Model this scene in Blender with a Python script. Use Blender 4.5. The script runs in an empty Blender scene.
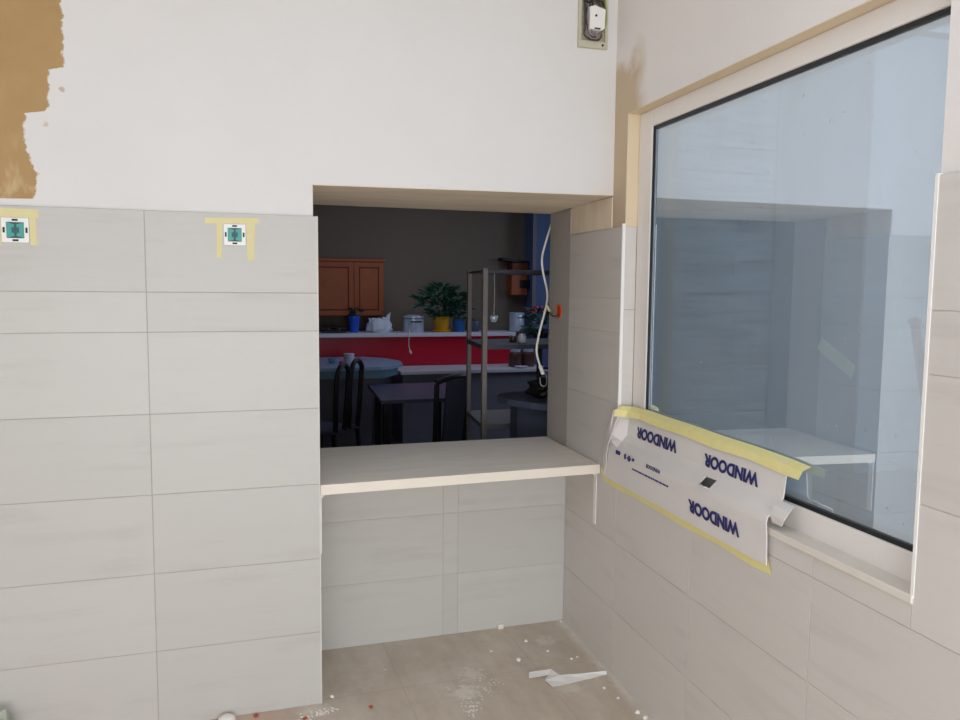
import bpy, bmesh, math, random
from mathutils import Vector, Matrix
random.seed(7)
SC = bpy.context.scene
COL = SC.collection

# ------------------------------------------------------------------ camera
F = 795.19
CAM = Vector((-1.583, -3.1032, 1.6725))
PAN, TILT, ROLL = 0.3113, -0.0909, 0.0093
FW = Vector((math.sin(PAN)*math.cos(TILT), math.cos(PAN)*math.cos(TILT), math.sin(TILT)))
_rt = Vector((math.cos(PAN), -math.sin(PAN), 0)); _up = _rt.cross(FW)
RT = _rt*math.cos(ROLL) + _up*math.sin(ROLL)
UP = _up*math.cos(ROLL) - _rt*math.sin(ROLL)
cd = bpy.data.cameras.new('camera'); cam = bpy.data.objects.new('camera', cd); COL.objects.link(cam)
cam.matrix_world = Matrix((( RT.x, UP.x, -FW.x, CAM.x), (RT.y, UP.y, -FW.y, CAM.y), (RT.z, UP.z, -FW.z, CAM.z), (0, 0, 0, 1)))
cd.sensor_fit = 'HORIZONTAL'; cd.sensor_width = 36; cd.lens = F*36/960; cd.clip_start = .05
SC.camera = cam

def at(px, py, Y):                       # point of the depth plane Y seen at a pixel, used to read sizes off the photo
    d = FW + RT*((px-480)/F) - UP*((py-360)/F)
    return CAM + d*((Y-CAM.y)/d.y)

# right-hand wall frame: x out through the wall, y along the wall into the alcove, z up
B = 0.0418
WM = Matrix.Rotation(-B, 4, 'Z')
W0, D1, D2 = 1.239, .4705, .7486         # opening width, depth to the low wall, depth to its far side
ZT, ZC, ZH = 1.937, .892, 2.057          # tile top, counter top, lintel

# ------------------------------------------------------------------ materials
def srgb(r, g, b):
    f = lambda c: ((c/255)/12.92 if c/255 <= .04045 else (((c/255)+.055)/1.055)**2.4)
    return (f(r), f(g), f(b), 1)
class NT:
    def __init__(s, name):
        s.m = bpy.data.materials.new(name); s.m.use_nodes = True
        s.t = s.m.node_tree; s.n = s.t.nodes; s.b = s.n['Principled BSDF']; s.out = s.n['Material Output']
    def add(s, typ, **kw):
        n = s.n.new(typ)
        for k, v in kw.items(): setattr(n, k, v)
        return n
    def link(s, a, b): s.t.links.new(a, b)
    def val(s, sock, v):
        if hasattr(v, 'is_linked') or hasattr(v, 'links'): s.link(v, sock)
        else: sock.default_value = v
    def math(s, op, a, b=0.0, c=None, clamp=False):
        n = s.add('ShaderNodeMath', operation=op, use_clamp=clamp)
        s.val(n.inputs[0], a); s.val(n.inputs[1], b)
        if c is not None: s.val(n.inputs[2], c)
        return n.outputs[0]
    def mix(s, fac, a, b, mode='MIX'):
        n = s.add('ShaderNodeMix', data_type='RGBA', blend_type=mode)
        s.val(n.inputs[0], fac); s.val(n.inputs[6], a); s.val(n.inputs[7], b)
        return n.outputs[2]
    def pos(s): return s.add('ShaderNodeNewGeometry').outputs['Position']
    def noise(s, vec, scale, detail=3, rough=.55, stretch=None):
        if stretch:
            m = s.add('ShaderNodeMapping'); m.inputs['Scale'].default_value = stretch; s.link(vec, m.inputs[0]); vec = m.outputs[0]
        n = s.add('ShaderNodeTexNoise'); n.inputs['Scale'].default_value = scale
        n.inputs['Detail'].default_value = detail; n.inputs['Roughness'].default_value = rough
        s.link(vec, n.inputs['Vector']); return n.outputs['Fac']
    def ramp(s, fac, lo, hi):
        n = s.add('ShaderNodeMapRange'); n.clamp = True
        s.val(n.inputs[0], fac); n.inputs[1].default_value = lo; n.inputs[2].default_value = hi
        return n.outputs[0]
    def bump(s, h, strength=.2, dist=.003):
        n = s.add('ShaderNodeBump'); n.inputs['Strength'].default_value = strength; n.inputs['Distance'].default_value = dist
        s.link(h, n.inputs['Height']); s.link(n.outputs[0], s.b.inputs['Normal'])
    def col(s, c): s.val(s.b.inputs['Base Color'], c)

def plain(name, rgb, rough=.6, metal=0, var=.08, scale=14, spec=.5):
    t = NT(name); c = srgb(*rgb)
    n = t.noise(t.pos(), scale)
    k = t.math('MULTIPLY_ADD', n, 2*var, 1-var)
    v = t.add('ShaderNodeVectorMath', operation='SCALE'); v.inputs[0].default_value = c[:3]; t.link(k, v.inputs['Scale'])
    t.link(v.outputs[0], t.b.inputs['Base Color'])
    t.b.inputs['Roughness'].default_value = rough; t.b.inputs['Metallic'].default_value = metal
    t.b.inputs['Specular IOR Level'].default_value = spec
    return t.m

def tile_mat(name, base, dark, rough=.42):
    t = NT(name)
    g = t.add('ShaderNodeNewGeometry'); rnd = g.outputs['Random Per Island']
    cb = t.add('ShaderNodeCombineXYZ'); t.link(t.math('MULTIPLY', rnd, 37.), cb.inputs[0]); t.link(t.math('MULTIPLY', rnd, 11.), cb.inputs[2])
    v = t.add('ShaderNodeVectorMath', operation='ADD'); t.link(g.outputs['Position'], v.inputs[0]); t.link(cb.outputs[0], v.inputs[1])
    n1 = t.noise(v.outputs[0], 1.0, 4, .6, (1.6, 1.6, 17))
    n2 = t.noise(v.outputs[0], 1.0, 2, .5, (3.0, 3.0, 5))
    n3 = t.noise(v.outputs[0], 1.0, 2, .5, (5, 5, 70))
    f = t.math('MULTIPLY', t.ramp(n1, .5, .72), t.ramp(n2, .42, .62))
    f = t.math('ADD', t.math('MULTIPLY', f, .75), t.math('MULTIPLY', n3, .22))
    c = t.mix(f, srgb(*base), srgb(*dark))
    k = t.math('MULTIPLY_ADD', rnd, .05, .975)
    vv = t.add('ShaderNodeVectorMath', operation='SCALE'); t.link(c, vv.inputs[0]); t.link(k, vv.inputs['Scale'])
    t.link(vv.outputs[0], t.b.inputs['Base Color']); t.b.inputs['Roughness'].default_value = rough
    t.b.inputs['Specular IOR Level'].default_value = .35
    return t.m

M = {}
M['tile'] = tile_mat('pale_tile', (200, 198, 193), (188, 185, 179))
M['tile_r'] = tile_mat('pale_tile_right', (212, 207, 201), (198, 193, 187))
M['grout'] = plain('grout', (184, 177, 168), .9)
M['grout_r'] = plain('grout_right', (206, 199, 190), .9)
M['grout_light'] = plain('grout_light', (225, 220, 212), .9)

def plaster(name, base):
    t = NT(name); p = t.pos()
    n = t.noise(p, 2.2, 4); n2 = t.noise(p, 60, 2)
    c = t.mix(t.math('MULTIPLY', t.ramp(n, .35, .7), .35), srgb(*base), srgb(base[0]-10, base[1]-10, base[2]-11))
    t.b.inputs['Roughness'].default_value = .9; t.b.inputs['Specular IOR Level'].default_value = .15
    return t, c, p, n2
# front wall paint with the bare brown plaster patch at the far left
t, c, p, n2 = plaster('wall_paint_front', (226, 224, 222))
sx = t.add('ShaderNodeSeparateXYZ'); t.link(p, sx.inputs[0]); X, Z = sx.outputs[0], sx.outputs[2]
fc = t.add('ShaderNodeFloatCurve'); t.link(t.ramp(Z, 1.9, 2.9), fc.inputs['Value'])
crv = fc.mapping.curves[0]
pts = [(1.9, -2.58), (1.955, -2.5), (1.962, -2.200), (1.995, -2.193), (2.044, -2.186), (2.093, -2.207), (2.159, -2.224), (2.25, -2.214), (2.262, -2.152), (2.285, -2.143), (2.40, -2.138), (2.412, -2.093), (2.9, -2.09)]
crv.points[0].location = (0, (pts[0][1]+2.6)/.6); crv.points[1].location = (1, (pts[-1][1]+2.6)/.6)
for z, x in pts[1:-1]: crv.points.new(z-1.9, (x+2.6)/.6)
for q in crv.points: q.handle_type = 'VECTOR'
fc.mapping.update()
edge = t.math('MULTIPLY_ADD', fc.outputs[0], .6, -2.6)
jit = t.math('MULTIPLY', t.math('SUBTRACT', t.noise(p, 55, 3), .5), .035)
mask = t.ramp(t.math('SUBTRACT', t.math('ADD', edge, jit), X), -.003, .003)
bn = t.noise(p, 9, 4); low = t.math('MULTIPLY', t.ramp(Z, 2.2, 2.02), t.ramp(t.noise(p, 14, 3, .6, (1.6, 1, .7)), .5, .66))
br = t.mix(bn, srgb(170, 138, 94), srgb(186, 156, 112)); br = t.mix(t.math('MULTIPLY', low, .6), br, srgb(212, 190, 150))
# small bare spots beside the patch
sp = t.add('ShaderNodeVectorMath', operation='DISTANCE'); t.link(p, sp.inputs[0]); sp.inputs[1].default_value = (-2.10, .01, 2.335)
mask = t.math('MAXIMUM', mask, t.math('MULTIPLY', t.ramp(t.math('ADD', sp.outputs['Value'], jit), .011, .006), .6))
sp = t.add('ShaderNodeVectorMath', operation='DISTANCE'); t.link(p, sp.inputs[0]); sp.inputs[1].default_value = (-2.155, .01, 2.215)
mask = t.math('MAXIMUM', mask, t.math('MULTIPLY', t.ramp(t.math('ADD', sp.outputs['Value'], jit), .011, .006), .4))
# cream primer left along the lower edge of the lintel and by the corner
cr = t.math('MULTIPLY', t.ramp(Z, 2.13, 2.06), t.ramp(X, -1.2, -1.27)); cr2 = t.math('MULTIPLY', t.ramp(t.math('ADD', Z, t.math('MULTIPLY', t.noise(p, 5), .5)), 2.45, 2.25), t.ramp(X, -.28, -.05))
c = t.mix(t.math('MULTIPLY', cr2, .3), c, srgb(232, 214, 190))
t.col(t.mix(mask, c, br)); t.bump(n2, .15)
M['paint_front'] = t.m
# right wall paint, bare tan plaster by the corner and around the window recess
t, c, p, n2 = plaster('wall_paint_right', (232, 227, 223))
sx = t.add('ShaderNodeSeparateXYZ'); t.link(p, sx.inputs[0]); Y, Z = sx.outputs[1], sx.outputs[2]
n = t.noise(p, 6, 3)
my = t.ramp(t.math('ADD', Y, t.math('MULTIPLY', n, .16)), -.20, -.10)
mz = t.ramp(t.math('ADD', Z, t.math('MULTIPLY', n, .35)), 2.84, 2.74)
t.col(t.mix(t.math('MULTIPLY', my, mz), c, srgb(199, 180, 154))); t.bump(n2, .15)
M['paint_right'] = t.m
t, c, p, n2 = plaster('cream_primer', (226, 208, 178)); t.col(c); M['cream'] = t.m
t, c, p, n2 = plaster('bare_render', (236, 221, 200))
sm = t.noise(p, 1.0, 4, .6, (2.5, 9, 2)); t.col(t.mix(t.ramp(sm, .4, .7), c, srgb(222, 206, 184))); t.bump(n2, .25); M['render'] = t.m
t, c, p, n2 = plaster('grey_render', (178, 172, 166)); t.col(c); M['grey_render'] = t.m
t, c, p, n2 = plaster('ceiling_paint', (228, 227, 223)); t.col(c); M['ceil'] = t.m

# floor
t = NT('floor_tile'); p = t.pos()
n1 = t.noise(p, 1.0, 5, .65, (7, 2.2, 1)); n2 = t.noise(p, 16, 4, .7); n3 = t.noise(p, 3.2, 5, .62)
c = t.mix(t.ramp(n1, .3, .72), srgb(212, 199, 184), srgb(184, 170, 154))
c = t.mix(t.math('MULTIPLY', t.ramp(n2, .5, .8), .5), c, srgb(178, 165, 150))
dust = t.math('MULTIPLY', t.ramp(n3, .46, .66), t.ramp(n2, .36, .58))
c = t.mix(t.math('MULTIPLY', dust, .7), c, srgb(214, 205, 193))
sx = t.add('ShaderNodeSeparateXYZ'); t.link(p, sx.inputs[0]); X, Y = sx.outputs[0], sx.outputs[1]
jx = t.math('LESS_THAN', t.math('ABSOLUTE', t.math('SUBTRACT', t.math('FRACT', t.math('MULTIPLY', t.math('ADD', X, 6.60), 1/.6)), .5)), .004)
jy = t.math('LESS_THAN', t.math('ABSOLUTE', t.math('SUBTRACT', t.math('FRACT', t.math('MULTIPLY', t.math('ADD', Y, 6.27), 1/.6)), .5)), .004)
c = t.mix(t.math('MULTIPLY', t.math('MAXIMUM', jx, jy), .2), c, srgb(132, 120, 106))
rd = t.math('MULTIPLY', t.ramp(t.math('ADD', X, t.math('MULTIPLY', n3, .2)), -1.22, -1.34), t.ramp(n2, .2, .5))
c = t.mix(t.math('MULTIPLY', rd, .45), c, srgb(196, 150, 128))
lx = t.math('SUBTRACT', X, t.math('MULTIPLY', Y, .0418))
ed = t.math('MULTIPLY', t.ramp(t.math('ADD', lx, t.math('MULTIPLY', n2, .09)), -.005, .03), t.ramp(n3, .25, .5))
c = t.mix(t.math('MULTIPLY', ed, .75), c, srgb(232, 225, 216))
nw = t.noise(p, 30, 4, .7)
for dx, dy, r_, k_ in ((-.66, -.075, .075, .9), (-.59, .06, .07, .55), (-.235, -.17, .07, .5), (-.15, .27, .06, .5), (-.42, .40, .05, .3), (-1.06, .12, .08, .25), (-1.27, -.04, .07, .5)):
    dn = t.add('ShaderNodeVectorMath', operation='DISTANCE'); t.link(p, dn.inputs[0]); dn.inputs[1].default_value = (dx, dy, 0)
    mk = t.ramp(t.math('ADD', t.math('DIVIDE', dn.outputs['Value'], r_), t.math('MULTIPLY', t.math('SUBTRACT', nw, .5), 3.2)), 1.0, .35)
    c = t.mix(t.math('MULTIPLY', mk, k_*.8), c, srgb(232, 225, 215))
t.col(c); t.b.inputs['Roughness'].default_value = .62; t.bump(n2, .12); M['floor'] = t.m

M['pvc'] = plain('white_pvc', (234, 229, 224), .35, var=.02)
M['pvc_dirty'] = plain('dusty_white_pvc', (224, 216, 206), .5, var=.08, scale=9)
M['trim'] = plain('white_trim', (242, 240, 236), .4, var=.02)
M['tile_edge'] = plain('tile_edge_strip', (214, 211, 206), .5, var=.02)
M['gasket'] = plain('black_gasket', (22, 24, 28), .5)
M['alu'] = plain('spacer_aluminium', (150, 160, 168), .4, .3)
# coated glazing: strong mirror, part see-through
t = NT('coated_glass'); t.n.remove(t.b)
gl = t.add('ShaderNodeBsdfGlossy'); gl.inputs['Roughness'].default_value = 0.0
tr = t.add('ShaderNodeBsdfTransparent'); tr.inputs['Color'].default_value = (.80, .93, 1.0, 1)
df = t.add('ShaderNodeBsdfDiffuse'); df.inputs['Color'].default_value = srgb(196, 206, 214)
gl.inputs['Color'].default_value = (.86, .925, 1.0, 1)
mx = t.add('ShaderNodeMixShader'); mx.inputs[0].default_value = .62
t.link(tr.outputs[0], mx.inputs[1]); t.link(gl.outputs[0], mx.inputs[2])
mx2 = t.add('ShaderNodeMixShader'); p = t.pos()
smr = t.ramp(t.noise(p, 1., 4, .6, (3, 3, 1.2)), .45, .8); spk = t.ramp(t.noise(p, 70, 1), .74, .80)
t.link(t.math('ADD', t.math('MULTIPLY_ADD', smr, .10, .22), t.math('MULTIPLY', spk, .16)), mx2.inputs[0])
t.link(mx.outputs[0], mx2.inputs[1]); t.link(df.outputs[0], mx2.inputs[2]); t.link(mx2.outputs[0], t.out.inputs[0])
M['glass'] = t.m

# counter board
t = NT('counter_board'); p = t.pos(); n = t.noise(p, 1, 4, .6, (4, 16, 4)); n2 = t.noise(p, 40, 2)
t.col(t.mix(t.ramp(n, .35, .75), srgb(242, 235, 225), srgb(232, 224, 213))); t.b.inputs['Roughness'].default_value = .5; M['board'] = t.m
M['board_edge'] = plain('counter_edge_band', (238, 229, 214), .45, var=.03)
M['bracket'] = plain('white_metal', (238, 234, 228), .4, var=.02)
M['foam'] = plain('white_foam_card', (224, 219, 216), .55, var=.03, scale=6)
M['ink'] = plain('navy_ink', (38, 36, 104), .6, var=.02)
def tape_mat():
    t = NT('masking_tape'); p = t.pos(); n = t.noise(p, 30, 3)
    t.col(t.mix(n, srgb(232, 219, 142), srgb(240, 232, 172))); t.b.inputs['Roughness'].default_value = .7; return t.m
M['tape'] = tape_mat()
M['tape_thin'] = plain('thin_masking_tape', (222, 212, 160), .7, var=.06, scale=40)
M['tape_pale'] = plain('pale_tape', (226, 232, 208), .6)
M['white_plastic'] = plain('white_plastic', (240, 238, 234), .35, var=.02)
M['teal'] = plain('teal_plastic', (70, 160, 150), .4)
M['teal_dark'] = plain('dark_teal_plastic', (52, 92, 96), .5)
M['black'] = plain('black_plastic', (26, 24, 24), .5)
M['box_back'] = plain('box_beige', (196, 192, 172), .6)
M['box_in'] = plain('box_interior', (168, 162, 138), .8, var=.4, scale=60)
M['wire_dark'] = plain('dark_wire', (62, 58, 58), .5)
M['wire_green'] = plain('green_yellow_wire', (136, 142, 52), .5, var=.3, scale=90)
M['wire_grey'] = plain('grey_wire', (150, 142, 146), .5)
M['wire_white'] = plain('white_cable', (238, 234, 226), .45, var=.02)
M['orange_pl'] = plain('orange_plastic', (226, 98, 32), .5)
M['crumb'] = plain('plaster_crumb', (240, 234, 226), .9, var=.05)
M['red_chip'] = plain('red_brick', (182, 84, 62), .9)
M['strip'] = plain('white_strip', (232, 230, 226), .5, var=.03)
M['red_film'] = plain('red_film', (200, 40, 52), .35)
M['green_film'] = plain('clear_film', (176, 184, 168), .35)
# kitchen
M['k_wall'] = plain('kitchen_wall_paint', (132, 118, 104), .9, var=.05, scale=2)
M['k_blue'] = plain('blue_paint', (98, 118, 158), .8)
M['k_floor'] = plain('kitchen_floor_tile', (96, 92, 94), .5)
M['k_ceil'] = plain('kitchen_ceiling', (170, 166, 160), .9)
M['wood'] = plain('orange_pine', (176, 92, 52), .5, var=.18, scale=9)
M['wood_dark'] = plain('pine_groove', (120, 56, 34), .6, var=.15)
M['red'] = plain('red_panel', (196, 22, 50), .35, var=.04, scale=3)
M['ledge'] = plain('pale_ledge', (226, 222, 230), .4, var=.03)
M['grey_panel'] = plain('grey_panel', (128, 124, 136), .6)
M['blue_top'] = plain('pale_blue_top', (150, 176, 206), .35, var=.04)
M['blue_edge'] = plain('teal_blue_edge', (112, 148, 168), .45, var=.04)
M['slate'] = plain('slate_tabletop', (96, 92, 116), .35, var=.05)
M['dark_wood'] = plain('black_wood', (30, 27, 30), .5)
M['steel'] = plain('brushed_steel', (206, 214, 230), .3, .25)
M['rack'] = plain('grey_rack_metal', (150, 142, 138), .5, .2)
M['rack_dark'] = plain('rack_rail', (86, 88, 100), .5, .2)
M['blue_pot'] = plain('blue_glaze', (38, 92, 214), .3)
M['blue_pot2'] = plain('dull_blue_glaze', (44, 110, 186), .35)
M['yellow_pot'] = plain('yellow_glaze', (240, 178, 20), .35)
M['leaf'] = plain('leaf_green', (58, 104, 82), .35, var=.35, scale=22)
M['leaf_dark'] = plain('leaf_dark', (40, 66, 56), .45, var=.3, scale=22)
M['bag'] = plain('white_bag', (222, 228, 240), .5, var=.05)
M['flower'] = plain('pink_petals', (214, 70, 110), .6, var=.2)
M['dark_grey'] = plain('charcoal', (58, 62, 74), .45)
M['mid_grey'] = plain('bluish_grey', (84, 90, 108), .4)
M['brown_glass'] = plain('brown_jar', (92, 60, 54), .3)
# outside
def plank_mat():
    t = NT('weathered_planks'); p = t.pos(); n = t.noise(p, 1, 5, .65, (3, 3, 30)); n2 = t.noise(p, 1, 2, .5, (1.2, 1.2, 9))
    c = t.mix(t.ramp(n, .44, .62), srgb(226, 227, 228), srgb(128, 132, 140)); t.col(t.mix(t.math('MULTIPLY', n2, .4), c, srgb(228, 228, 228)))
    t.b.inputs['Roughness'].default_value = .8; return t.m
M['plank'] = plank_mat()
M['out_grey'] = plain('grey_outside_render', (176, 180, 184), .9, var=.06, scale=3)
M['out_pale'] = plain('pale_outside_render', (240, 242, 246), .9, var=.04, scale=3)
M['metal_bar'] = plain('dark_bar', (34, 31, 30), .7, spec=.1)

# ------------------------------------------------------------------ mesh helpers
class MB:
    def __init__(s): s.b = bmesh.new()
    def poly(s, pts, mi=0):
        f = s.b.faces.new([s.b.verts.new(Vector(p)) for p in pts]); f.material_index = mi; return f
    def hexa(s, lo, hi, mi=0):           # lo, hi: four bottom and four top corners
        v = [s.b.verts.new(Vector(p)) for p in list(lo)+list(hi)]
        for q in ((3,2,1,0),(4,5,6,7),(0,1,5,4),(1,2,6,5),(2,3,7,6),(3,0,4,7)):
            f = s.b.faces.new([v[i] for i in q]); f.material_index = mi
        s.last = v; return s
    def box(s, a, b, mi=0, bevel=0.0):
        x0,y0,z0 = (min(a[i],b[i]) for i in range(3)); x1,y1,z1 = (max(a[i],b[i]) for i in range(3))
        s.hexa([(x0,y0,z0),(x1,y0,z0),(x1,y1,z0),(x0,y1,z0)], [(x0,y0,z1),(x1,y0,z1),(x1,y1,z1),(x0,y1,z1)], mi); v = s.last
        if bevel:
            es = {e for w in v for e in w.link_edges}
            bmesh.ops.bevel(s.b, geom=list(es), offset=bevel, segments=2, profile=.6, affect='EDGES', material=mi)
        return s
    def prism(s, outline, axis, a, b, mi=0):   # outline of 2-D points swept along an axis
        put = {'x': lambda p, h: (h, p[0], p[1]), 'y': lambda p, h: (p[0], h, p[1]), 'z': lambda p, h: (p[0], p[1], h)}[axis]
        A = [s.b.verts.new(put(p, a)) for p in outline]; C = [s.b.verts.new(put(p, b)) for p in outline]
        n = len(outline); fs = [s.b.faces.new(A[::-1]), s.b.faces.new(C)]
        for i in range(n): fs.append(s.b.faces.new((A[i], A[(i+1)%n], C[(i+1)%n], C[i])))
        for f in fs: f.material_index = mi
        return s
    def lathe(s, prof, c, n=24, mi=0, sx=1, sy=1):
        rings = []
        for r, z in prof:
            rings.append([s.b.verts.new((c[0]+sx*r*math.cos(2*math.pi*i/n), c[1]+sy*r*math.sin(2*math.pi*i/n), c[2]+z)) for i in range(n)])
        for a, b in zip(rings, rings[1:]):
            for i in range(n): s.b.faces.new((a[i], a[(i+1)%n], b[(i+1)%n], b[i])).material_index = mi
        if prof[0][0] > 1e-5: s.b.faces.new(rings[0][::-1]).material_index = mi
        if prof[-1][0] > 1e-5: s.b.faces.new(rings[-1]).material_index = mi
        return s
    def tube(s, pts, r, n=8, mi=0, smooth=True):
        pts = [Vector(p) for p in pts]
        if smooth and len(pts) > 2:
            P = [pts[0]]+pts+[pts[-1]]; q = []
            for i in range(1, len(P)-2):
                for k in range(5):
                    t = k/5; a, b, c, d = P[i-1], P[i], P[i+1], P[i+2]
                    q.append(.5*((2*b)+(c-a)*t+(2*a-5*b+4*c-d)*t*t+(-a+3*b-3*c+d)*t**3))
            pts = q+[pts[-1]]
        rings = []; prev = None
        for i, p in enumerate(pts):
            d = (pts[min(i+1, len(pts)-1)]-pts[max(i-1, 0)]).normalized()
            u = prev - d*prev.dot(d) if prev else d.orthogonal()
            u = u.normalized() if u.length > 1e-6 else d.orthogonal().normalized(); prev = u; w = d.cross(u)
            rr = r[i*len(r)//len(pts)] if isinstance(r, (list, tuple)) else r
            rings.append([s.b.verts.new(p+u*rr*math.cos(2*math.pi*k/n)+w*rr*math.sin(2*math.pi*k/n)) for k in range(n)])
        for a, b in zip(rings, rings[1:]):
            for k in range(n): s.b.faces.new((a[k], a[(k+1)%n], b[(k+1)%n], b[k])).material_index = mi
        s.b.faces.new(rings[0][::-1]).material_index = mi; s.b.faces.new(rings[-1]).material_index = mi
        return s
    def bar(s, a, b, w, d, side=(0,0,1), mi=0):      # straight rectangular bar
        a, b = Vector(a), Vector(b); t = (b-a).normalized(); sd = Vector(side); u = (sd-t*sd.dot(t)).normalized(); v = t.cross(u)
        q = lambda p: [p-u*w/2-v*d/2, p+u*w/2-v*d/2, p+u*w/2+v*d/2, p-u*w/2+v*d/2]
        s.hexa(q(a), q(b), mi); return s
    def sheet(s, rows, th, skip=(), mi=0):           # grid of points given a small thickness
        rows = [[Vector(p) for p in r] for r in rows]; R, Cn = len(rows), len(rows[0])
        vs = [[s.b.verts.new(p) for p in r] for r in rows]; fs = []
        for i in range(R-1):
            for j in range(Cn-1):
                if (i, j) in skip: continue
                f = s.b.faces.new((vs[i][j], vs[i][j+1], vs[i+1][j+1], vs[i+1][j])); f.material_index = mi; fs.append(f)
        s.b.normal_update()
        bmesh.ops.solidify(s.b, geom=fs, thickness=th)
        return s
    def crumb(s, c, r, flat=.6, seed=0, mi=0):
        rnd = random.Random(seed)
        g = bmesh.ops.create_icosphere(s.b, subdivisions=1, radius=1)
        for v in g['verts']:
            v.co *= rnd.uniform(.7, 1.2); v.co = Vector((v.co.x*r*rnd.uniform(.9, 1.2), v.co.y*r, v.co.z*r*flat))
        lo = min(v.co.z for v in g['verts'])
        for v in g['verts']: v.co += Vector((c[0], c[1], c[2]-lo))
        return s
    def tf(s, m): bmesh.ops.transform(s.b, matrix=m, verts=s.b.verts); return s
    def build(s, name, mats, parent=None, smooth=False, label=None):
        bmesh.ops.recalc_face_normals(s.b, faces=s.b.faces)
        lo = Vector([min(v.co[i] for v in s.b.verts) for i in range(3)]); hi = Vector([max(v.co[i] for v in s.b.verts) for i in range(3)])
        o0 = Vector(((lo.x+hi.x)/2, (lo.y+hi.y)/2, lo.z))
        for v in s.b.verts: v.co -= o0
        me = bpy.data.meshes.new(name); s.b.to_mesh(me); s.b.free()
        for m in (mats if isinstance(mats, list) else [mats]): me.materials.append(m)
        if smooth:
            for q in me.polygons: q.use_smooth = True
            try: me.set_sharp_from_angle(angle=math.radians(40))
            except Exception: pass
        o = bpy.data.objects.new(name, me); COL.objects.link(o)
        if parent:
            o.parent = parent; o['_w'] = 1
            base = parent; acc = Vector((0,0,0))
            while base: acc += base.location; base = base.parent
            o.location = o0-acc; del o['_w']
        else: o.location = o0
        if label: o['label'] = label
        return o
def tag(o, label, cat, group=None):
    o['label'] = label; o['category'] = cat
    if group: o['group'] = group
    return o
def struct(o): o['kind'] = 'structure'; return o
def thing(name, loc, label, cat, group=None):
    o = bpy.data.objects.new(name, None); o.empty_display_size = .05; COL.objects.link(o); o.location = loc
    return tag(o, label, cat, group)
def copy_part(o, parent, off):
    c = o.copy(); COL.objects.link(c); c.parent = parent; c.location = o.location + Vector(off); return c
def W(x, y, z): return WM @ Vector((x, y, z))

def tiles(name, rects, to3, mat, parent, depth=.008, gap=.0010, bev=.0008):   # rects (u0,v0,u1,v1); to3(u,v,h)
    m = MB()
    for u0, v0, u1, v1 in rects:
        a = gap
        lo = [to3(u0+a,v0+a,0), to3(u1-a,v0+a,0), to3(u1-a,v1-a,0), to3(u0+a,v1-a,0)]
        c = a+bev
        mid = [to3(u0+a,v0+a,depth-bev), to3(u1-a,v0+a,depth-bev), to3(u1-a,v1-a,depth-bev), to3(u0+a,v1-a,depth-bev)]
        hi = [to3(u0+c,v0+c,depth), to3(u1-c,v0+c,depth), to3(u1-c,v1-c,depth), to3(u0+c,v1-c,depth)]
        L = [m.b.verts.new(Vector(p)) for p in lo]; Q = [m.b.verts.new(Vector(p)) for p in mid]; H = [m.b.verts.new(Vector(p)) for p in hi]
        m.b.faces.new(L[::-1]); m.b.faces.new(H)
        for A, Bq in ((L, Q), (Q, H)):
            for i in range(4): m.b.faces.new((A[i], A[(i+1)%4], Bq[(i+1)%4], Bq[i]))
    return m.build(name, mat, parent)
def grid(us, vs): return [(us[i], vs[j], us[i+1], vs[j+1]) for i in range(len(us)-1) for j in range(len(vs)-1)]

# ------------------------------------------------------------------ room shell
CZ = 3.08
struct(MB().box((-4.2, -5.6, -.1), (.30, .76, 0)).build('floor', M['floor']))
struct(MB().box((-4.2, -1.5, CZ), (.3, .05, CZ+.1)).box((-4.2, -5.6, CZ), (.3, -3.6, CZ+.1)).build('ceiling', M['ceil']))
struct(MB().box((-3.2, -5.6, 0), (-3.1, .0, CZ)).build('unseen_wall_left', M['ceil']))  # unseen wall, added to hold back light from the left
# front wall: left mass, lintel, low wall under the counter
wf = MB()
wf.box((-4.3, .010, 0), (-W0-.018, D2, 3.1))
x1 = .14
lint = [(-W0-.018, .010, ZH), (x1, .010, ZH+.015), (x1, D2, ZH), (-W0-.018, D2, ZH)]
wf.hexa(lint, [(a, b, 3.1) for a, b, c in lint])
wf.box((-W0-.018, D1+.008, 0), (x1, D2, ZC-.042), 0)
wf = struct(wf.build('wall_front', [M['paint_front']]))
# bare render under and inside the lintel (a skim coat 3 mm thick)
s = MB(); o = .003
s.hexa([(-W0-.016, .012, ZH-o), (.024, .012, ZH+.0148-o), (.030, D2-.002, ZH-o), (-W0-.016, D2-.002, ZH-o)], [(-W0-.016, .012, ZH), (.024, .012, ZH+.0148), (.030, D2-.002, ZH), (-W0-.016, D2-.002, ZH)])
s.build('lintel_render', M['render'], wf)
s = MB().box((-W0-.018, .013, ZT+.002), (-W0-.015, D1, ZH-.003)); s.build('jamb_render', M['render'], wf)
s = MB().box((-W0-.018, D1+.008, ZC), (-W0-.010, D2-.001, ZH-.003)); s.build('jamb_strip', M['grey_render'], wf)
rows = [0, .3, .6, .9, 1.2, 1.5, 1.645, ZT]
us = [-4.2, -3.649, -3.049, -2.449, -1.849, -W0]
tiles('tile_cladding', grid(us, rows), lambda u, v, h: (u, .010-h-.002, v), M['tile'], wf)
MB().box((-4.2, .0025, 0), (-W0-.004, .0099, ZT-.001)).build('grout_bed', M['grout'], wf)
# left reveal of the opening
tiles('reveal_tile', grid([.0, D1], rows), lambda u, v, h: (-W0-.010+h+.001, u, v), M['tile'], wf)
MB().box((-W0-.0175, .011, 0), (-W0-.0095, D1, ZT-.001)).build('reveal_grout', M['grout'], wf)
MB().box((-W0-.003, -.0006, 0), (-W0+.0012, .004, ZT)).build('edge_trim', M['tile_edge'], wf)
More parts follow.
